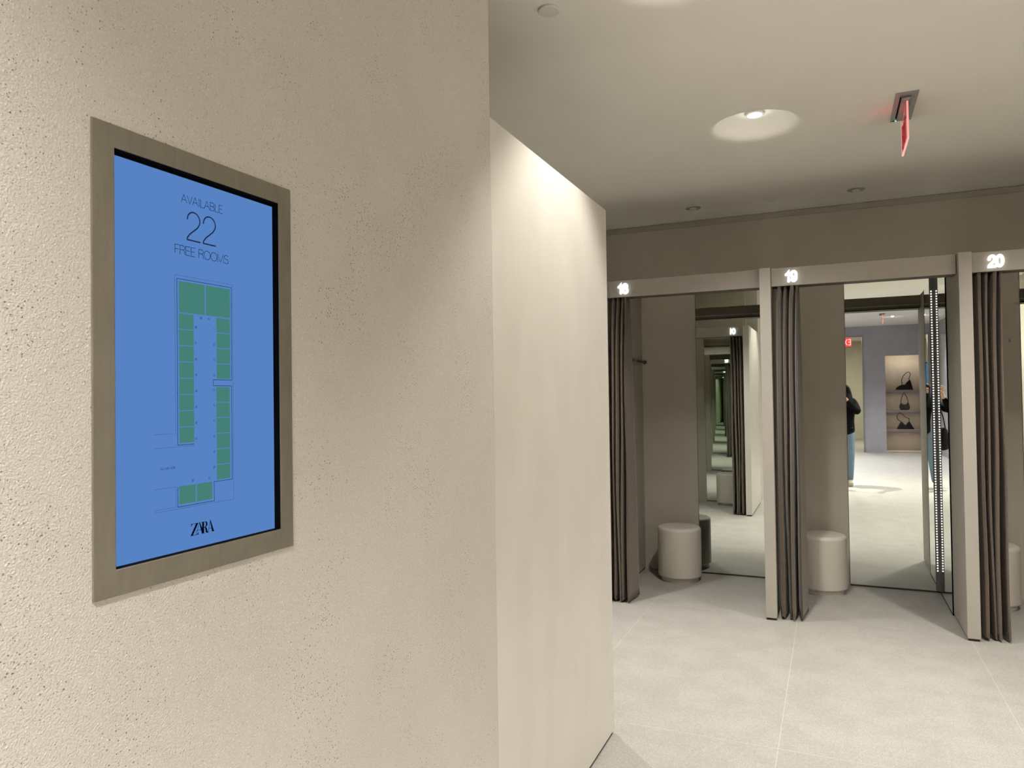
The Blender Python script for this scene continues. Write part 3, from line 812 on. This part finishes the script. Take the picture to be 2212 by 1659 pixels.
def handbag(loc, outline, handle, label, studs=False, depth=.11):
    t = thing('handbag', label, 'handbag', loc, 0, 'black handbags in the niche')
    outline = [(-x, z_) for x, z_ in outline][::-1]; handle = [(-x, y, z_) for x, y, z_ in handle]
    hp = [Vector(p) for p in handle]; hp = [hp[0]]+hp+[hp[-1]]; handle = []
    for i in range(1, len(hp)-2):
        a, b, c, d = hp[i-1:i+3]
        for k in range(5):
            q = k/5; handle.append(tuple(.5*((2*b)+(c-a)*q+(2*a-5*b+4*c-d)*q*q+(3*b-a-3*c+d)*q*q*q)))
    handle.append(tuple(hp[-1]))
    n = len(outline); cx = sum(p[0] for p in outline)/n; cz = sum(p[1] for p in outline)/n
    vs = []; rings = [(-1, .80), (-.72, .95), (0, 1.0), (.72, .95), (1, .80)]
    for dd, k in rings: vs += [(cx+(x-cx)*k, dd*depth/2*(1-.55*max(0, z_)/.35), cz+(z_-cz)*(k if z_ > .02 else 1)) for x, z_ in outline]
    fs = [tuple(range(n)), tuple(range(4*n, 5*n))[::-1]]
    for r_ in range(4):
        for i in range(n): fs.append((r_*n+i, (r_+1)*n+i, (r_+1)*n+(i+1) % n, r_*n+(i+1) % n))
    b = MB().add(vs, fs, True).build('bag_body', M['leather'], t)
    MB().tube(handle, .0075, 8).build('bag_handle', M['leather'], t)
    if studs:
        s_ = MB()
        for r_ in range(6):
            for q in range(9):
                x = (q-4)*.024+(r_ % 2)*.012; z_ = .03+r_*.026
                if abs(x) < .075+.055*(1-abs(z_-.08)/.1): s_.ball((x, depth/2*.93, z_), .006, 6, 4)
        o = s_.build('studs', M['plate'], b); o['kind'] = 'stuff'
    return t
handbag((1.645, YE-.24, 1.531), [(-.19,0),(.19,0),(.20,.03),(.14,.09),(.06,.13),(.0,.12),(-.08,.22),(-.125,.25),(-.15,.16)],
        [(.045,0,.12),(.06,0,.24),(.02,0,.34),(-.05,0,.42),(-.11,0,.43),(-.13,0,.37),(-.10,0,.28),(-.115,0,.23)], 'black slouchy triangular handbag with tall handle, on the top niche shelf')
handbag((1.635, YE-.22, 1.037), [(-.08,0),(.08,0),(.115,.04),(.11,.12),(.08,.19),(.04,.14),(0,.13),(-.04,.14),(-.08,.20),(-.11,.12),(-.115,.04)],
        [(-.08,0,.19),(-.06,0,.29),(-.02,0,.38),(.01,0,.41),(.04,0,.36),(.07,0,.27),(.08,0,.18)], 'small black studded handbag with thin strap, on the middle niche shelf', True)
handbag((1.650, YE-.24, .564), [(-.20,0),(.20,0),(.19,.03),(.13,.14),(.095,.20),(.04,.14),(.0,.09),(-.06,.18),(-.09,.19),(-.16,.05)],
        [(.105,0,.19),(.165,0,.24),(.185,0,.32),(.15,0,.385),(.09,0,.39),(.03,0,.33),(-.03,0,.28),(-.075,0,.26),(-.075,0,.18)], 'black slouchy handbag with curved handle, on the lowest niche shelf')
t = thing('wall_screen', 'tall narrow blue-lit screen in the cream room, glimpsed beside the light strip', 'display', (-.97, -9.4, 1.30))
MB().box(-.03, .12, -.03, 0, 0, .95).build('casing', M['black'], t); MB().box(-.02, .11, .0005, .003, .02, .93).build('screen_panel', M['bluewall'], t)
MB().box(.03, .06, -.03, 0, -1.30, 0).build('post', M['black'], t); MB().box(-.05, .14, -.12, .08, -1.30, -1.28).build('foot', M['black'], t)

# ------------------------------------------------------------------ the photographer (visible only in the mirrors)
def skin_obj(name, comps, mat, parent, sub=2, smooth=True, origin=(0,0,0)):
    """comps: list of (verts{key:(pos,radius)}, edges, rootkey)"""
    V, E, Rr, roots = [], [], [], []
    for vd, ed, root in comps:
        idx = {}
        for k, (p, r) in vd.items(): idx[k] = len(V); V.append(tuple(a-b for a, b in zip(p, origin))); Rr.append(r)
        E += [(idx[a], idx[b]) for a, b in ed]; roots.append(idx[root])
    me = bpy.data.meshes.new(name); me.from_pydata(V, E, []); me.materials.append(mat)
    o = bpy.data.objects.new(name, me); col.objects.link(o); o.parent = parent
    m = o.modifiers.new('Skin', 'SKIN'); m.use_smooth_shade = smooth; m.branch_smoothing = .3
    for i, r in enumerate(Rr):
        sv = me.skin_vertices[0].data[i]; sv.radius = (r if isinstance(r, tuple) else (r, r)); sv.use_root = i in roots
    s_ = o.modifiers.new('Sub', 'SUBSURF'); s_.levels = sub; s_.render_levels = sub
    return o
PO = (.14, -.34, 0)
person = thing('person', 'person with long black hair, black sweater and blue jeans taking the picture, seen in mirrors', 'person', PO)
J = dict(
 pelvis=((.15,-.35,.93),.110), waist=((.145,-.345,1.06),.090), chest=((.135,-.345,1.23),.105), neckb=((.130,-.335,1.385),.058), neck=((.125,-.318,1.435),.045),
 jaw=((.118,-.288,1.490),.062), head=((.115,-.300,1.560),.080), crown=((.117,-.305,1.600),.050),
 shR=((.285,-.325,1.345),.055), elR=((.345,-.185,1.165),.042), wrR=((.165,-.060,1.400),.026),
 shL=((-.025,-.355,1.345),.055), elL=((-.245,-.255,1.190),.042), wrL=((-.135,-.125,1.420),.026),
 hiR=((.225,-.345,.84),.075), knR=((.230,-.320,.48),.048), anR=((.215,-.345,.085),.036), toeR=((.225,-.235,.035),.030), heR=((.213,-.37,.04),.033),
 hiL=((.075,-.355,.84),.075), knL=((.005,-.335,.48),.048), anL=((-.045,-.385,.085),.036), toeL=((-.075,-.28,.035),.030), heL=((-.04,-.41,.04),.033))
PL = dict(  # palms and fingers (holding the phone by its short ends)
 paR=((.118,-.028,1.462),.026), knkR=((.098,-.008,1.497),.026),
 paL=((-.118,-.098,1.468),.026), knkL=((-.108,-.088,1.505),.026))
def chain(pts, r0, r1):
    n = len(pts); vd = {i: (p, r0+(r1-r0)*i/(n-1)) for i, p in enumerate(pts)}; return vd, [(i, i+1) for i in range(n-1)], 0
allv = {**J, **PL}
edges = [('pelvis','waist'),('waist','chest'),('chest','neckb'),('neckb','neck'),('neck','jaw'),('jaw','head'),('head','crown'),
 ('chest','shR'),('shR','elR'),('elR','wrR'),('wrR','paR'),('paR','knkR'),('chest','shL'),('shL','elL'),('elL','wrL'),('wrL','paL'),('paL','knkL'),
 ('pelvis','hiR'),('hiR','knR'),('knR','anR'),('anR','toeR'),('pelvis','hiL'),('hiL','knL'),('knL','anL'),('anL','toeL')]
fing = []
def V3(*a): return Vector(a)
Rv, Fv, Uv = V3(.915,.403,0), V3(-.403,.915,0), V3(0,0,1)
cam = V3(0,0,1.5)
def pp(r, f, u): return tuple(cam+Rv*r+Fv*f+Uv*u)      # phone-aligned point: right, forward, up
for k, (u, ln) in enumerate(((.034,.9),(.012,1.0),(-.010,.95),(-.030,.8))):
    fing.append(chain([pp(.112,-.022,u-.010), pp(.108,-.004,u), pp(.092,.006,u+.002), pp(.092-.022*ln,.0045,u+.002)], .0092, .0072))
fing.append(chain([pp(.112,-.046,-.035), pp(.100,-.045,-.012), pp(.078,-.034,.004)], .0105, .0082))
for k, (u, ln) in enumerate(((.052,.95),(.046,1.05),(.034,1.0),(.018,.8))):
    fing.append(chain([pp(-.122-.004*k,-.034+.010*k,.006-.008*k), pp(-.128-.008*k,-.028+.012*k,u-.006), pp(-.128-.011*k,-.022+.013*k,u+.014*ln), pp(-.124-.013*k,-.018+.013*k,u+.030*ln)], .0092, .0070))
fing.append(chain([pp(-.118,-.046,-.030), pp(-.102,-.042,-.012), pp(-.082,-.032,-.002)], .0105, .0082))
skin_obj('body', [(allv, edges, 'pelvis')]+fing, M['skin'], person, 2, origin=PO)
def grow(keys, k): return {q: (J[q][0], J[q][1]*k if isinstance(J[q][1], float) else J[q][1]) for q in keys}
sw = grow(['waist','chest','shR','elR','shL','elL','neckb'], 1.0)
sw = {**sw, 'hem': ((.155,-.35,.80), .155), 'hip': ((.155,-.35,.92), .160), 'waist': ((.155,-.35,1.04), .158), 'chest': (J['chest'][0], .165), 'neckb': (J['neckb'][0], .070),
      'shR': (J['shR'][0], .078), 'shL': (J['shL'][0], .078), 'elR': (J['elR'][0], .060), 'elL': (J['elL'][0], .060),
      'wR': ((.180,-.071,1.380), .036), 'wL': ((-.143,-.134,1.405), .036)}
skin_obj('sweater', [(sw, [('hem','hip'),('hip','waist'),('waist','chest'),('chest','neckb'),('chest','shR'),('shR','elR'),('elR','wR'),('chest','shL'),('shL','elL'),('elL','wL')], 'hem')], M['knit'], person, 2, origin=PO)
jn = {'p': ((.15,-.35,1.02), .120), 'hR': ((.222,-.345,.80), .086), 'kR': (J['knR'][0], .062), 'aR': ((.215,-.345,.070), .050),
      'hL': ((.075,-.355,.80), .086), 'kL': (J['knL'][0], .062), 'aL': ((-.043,-.385,.070), .050)}
skin_obj('jeans', [(jn, [('p','hR'),('hR','kR'),('kR','aR'),('p','hL'),('hL','kL'),('kL','aL')], 'p')], M['jeans'], person, 2, origin=PO)
for a, b, c in (('anR','toeR','heR'), ('anL','toeL','heL')):
    A, B, Cc = J[a][0], J[b][0], J[c][0]
    skin_obj('shoe', [({'h': ((Cc[0],Cc[1]+.01,.045), .040), 'm': (((A[0]+B[0])/2,(A[1]+B[1])/2,.046), .044), 't': ((B[0],B[1],.036), .034)}, [('h','m'),('m','t')], 'm')], M['shoe'], person, 2, origin=PO)
hr = {'t': ((.117,-.318,1.592), .078), 'b': ((.118,-.350,1.540), .082), 'n': ((.122,-.372,1.44), .072), 'd': ((.128,-.395,1.32), .085), 'e': ((.13,-.41,1.20), .05)}
hc = [(hr, [('t','b'),('b','n'),('n','d'),('d','e')], 't')]
for s_ in (-1, 1):
    hc.append(({0: ((.117+s_*.045,-.290,1.612), .036), 1: ((.117+s_*.086,-.290,1.555), .040), 2: ((.122+s_*.100,-.288,1.47), .044), 3: ((.128+s_*.108,-.255,1.36), .050), 4: ((.130+s_*.100,-.235,1.24), .036)},
               [(0,1),(1,2),(2,3),(3,4)], 0))
skin_obj('hair', hc, M['hair'], person, 2, origin=PO)
f = MB(); hx, hy, hz = .113, -.302, 1.545
for s_ in (-1, 1): f.ball((hx+s_*.029, hy+.074, hz+.004), .0085, 10, 6, (1.3,.6,.7))
f.build('eyes', M['hair'], person, PO)
f = MB(); f.tube([(hx,hy+.076,hz+.008), (hx-.003,hy+.092,hz-.018), (hx-.003,hy+.088,hz-.028)], [.006,.010,.007], 8); f.build('nose', M['skin'], person, PO)
f = MB(); f.ball((hx-.001, hy+.078, hz-.052), .016, 10, 6, (1.2,.45,.35)); f.build('lips', simple('lips', (.5,.16,.14), .4), person, PO)
person.location.x += .03
# phone held in both hands, lens side towards the rooms
ph = thing('smartphone', 'blue phone held sideways in both hands by the photographer, seen in the mirrors', 'phone', tuple(cam))
ph.rotation_euler = (0, 0, atan2(Rv.y, Rv.x))
MB().box(-.076, .076, -.018, -.010, -.037, .037).build('phone_body', M['phone'], ph, bevel=.003, seg=3)
MB().box(-.073, .073, -.0187, -.0180, -.034, .034).build('phone_screen', M['black'], ph)
# bag on the photographer's left side
BO = (-.12, -.47, .58)
bg = thing('shoulder_bag', 'black shoulder bag hanging at the left hip of the photographer', 'bag', BO)
mb = MB(); mb.lathe([(.045,0),(.085,.02),(.100,.10),(.096,.22),(.080,.31),(.055,.345)], n=28, sx=1.0, sy=.42); mb.build('bag_body', M['leather'], bg)
MB().tube([(.06,0,.33),(.08,-.015,.50),(.085,-.01,.68),(.083,.04,.815),(.075,.095,.862),(.07,.145,.815),(.03,.10,.66),(-.02,.05,.50),(-.05,.005,.33)], .009, 8).build('bag_strap', M['leather'], bg)

# ------------------------------------------------------------------ camera
yaw, pitch, roll, fpx = .4148835, .0174303, -.0141625, 1566.305
cd = bpy.data.cameras.new('camera'); co = bpy.data.objects.new('camera', cd); col.objects.link(co)
F = Vector((-sin(yaw)*cos(pitch), cos(yaw)*cos(pitch), sin(pitch))); r_ = Vector((cos(yaw), sin(yaw), 0)); u_ = r_.cross(F)
r2 = r_*cos(roll)+u_*sin(roll); u2 = -r_*sin(roll)+u_*cos(roll)
mt = Matrix((r2, u2, -F)).transposed().to_4x4(); mt.translation = (0, 0, 1.5); co.matrix_world = mt
cd.sensor_fit = 'HORIZONTAL'; cd.sensor_width = 36; cd.lens = 36*fpx/2212; cd.clip_start = .02; cd.clip_end = 100
cd.dof.use_dof = True; cd.dof.focus_distance = 2.2; cd.dof.aperture_fstop = 14
sc.camera = co

w = bpy.data.worlds.new('world'); sc.world = w; w.use_nodes = True
w.node_tree.nodes['Background'].inputs[0].default_value = (.6, .6, .62, 1); w.node_tree.nodes['Background'].inputs[1].default_value = .02
vs_ = sc.view_settings; vs_.view_transform = 'Standard'; vs_.look = 'None'; vs_.gamma = 1; vs_.use_curve_mapping = False; vs_.exposure = 0.08
cy = sc.cycles
cy.max_bounces = 13; cy.diffuse_bounces = 4; cy.glossy_bounces = 12; cy.transmission_bounces = 4; cy.caustics_reflective = False; cy.caustics_refractive = False
for k in ('led', 'ink', 'inkthin', 'logo', 'green', 'red', 'palered', 'greenled', 'lens', 'warmstrip', 'bluewall', 'acrylic', 'acrylic_edge'):
    M[k].cycles.emission_sampling = 'NONE'
cy.use_adaptive_sampling = True; cy.adaptive_threshold = .08; cy.adaptive_min_samples = 12
cy.sample_clamp_indirect = 4; cy.use_denoising = True
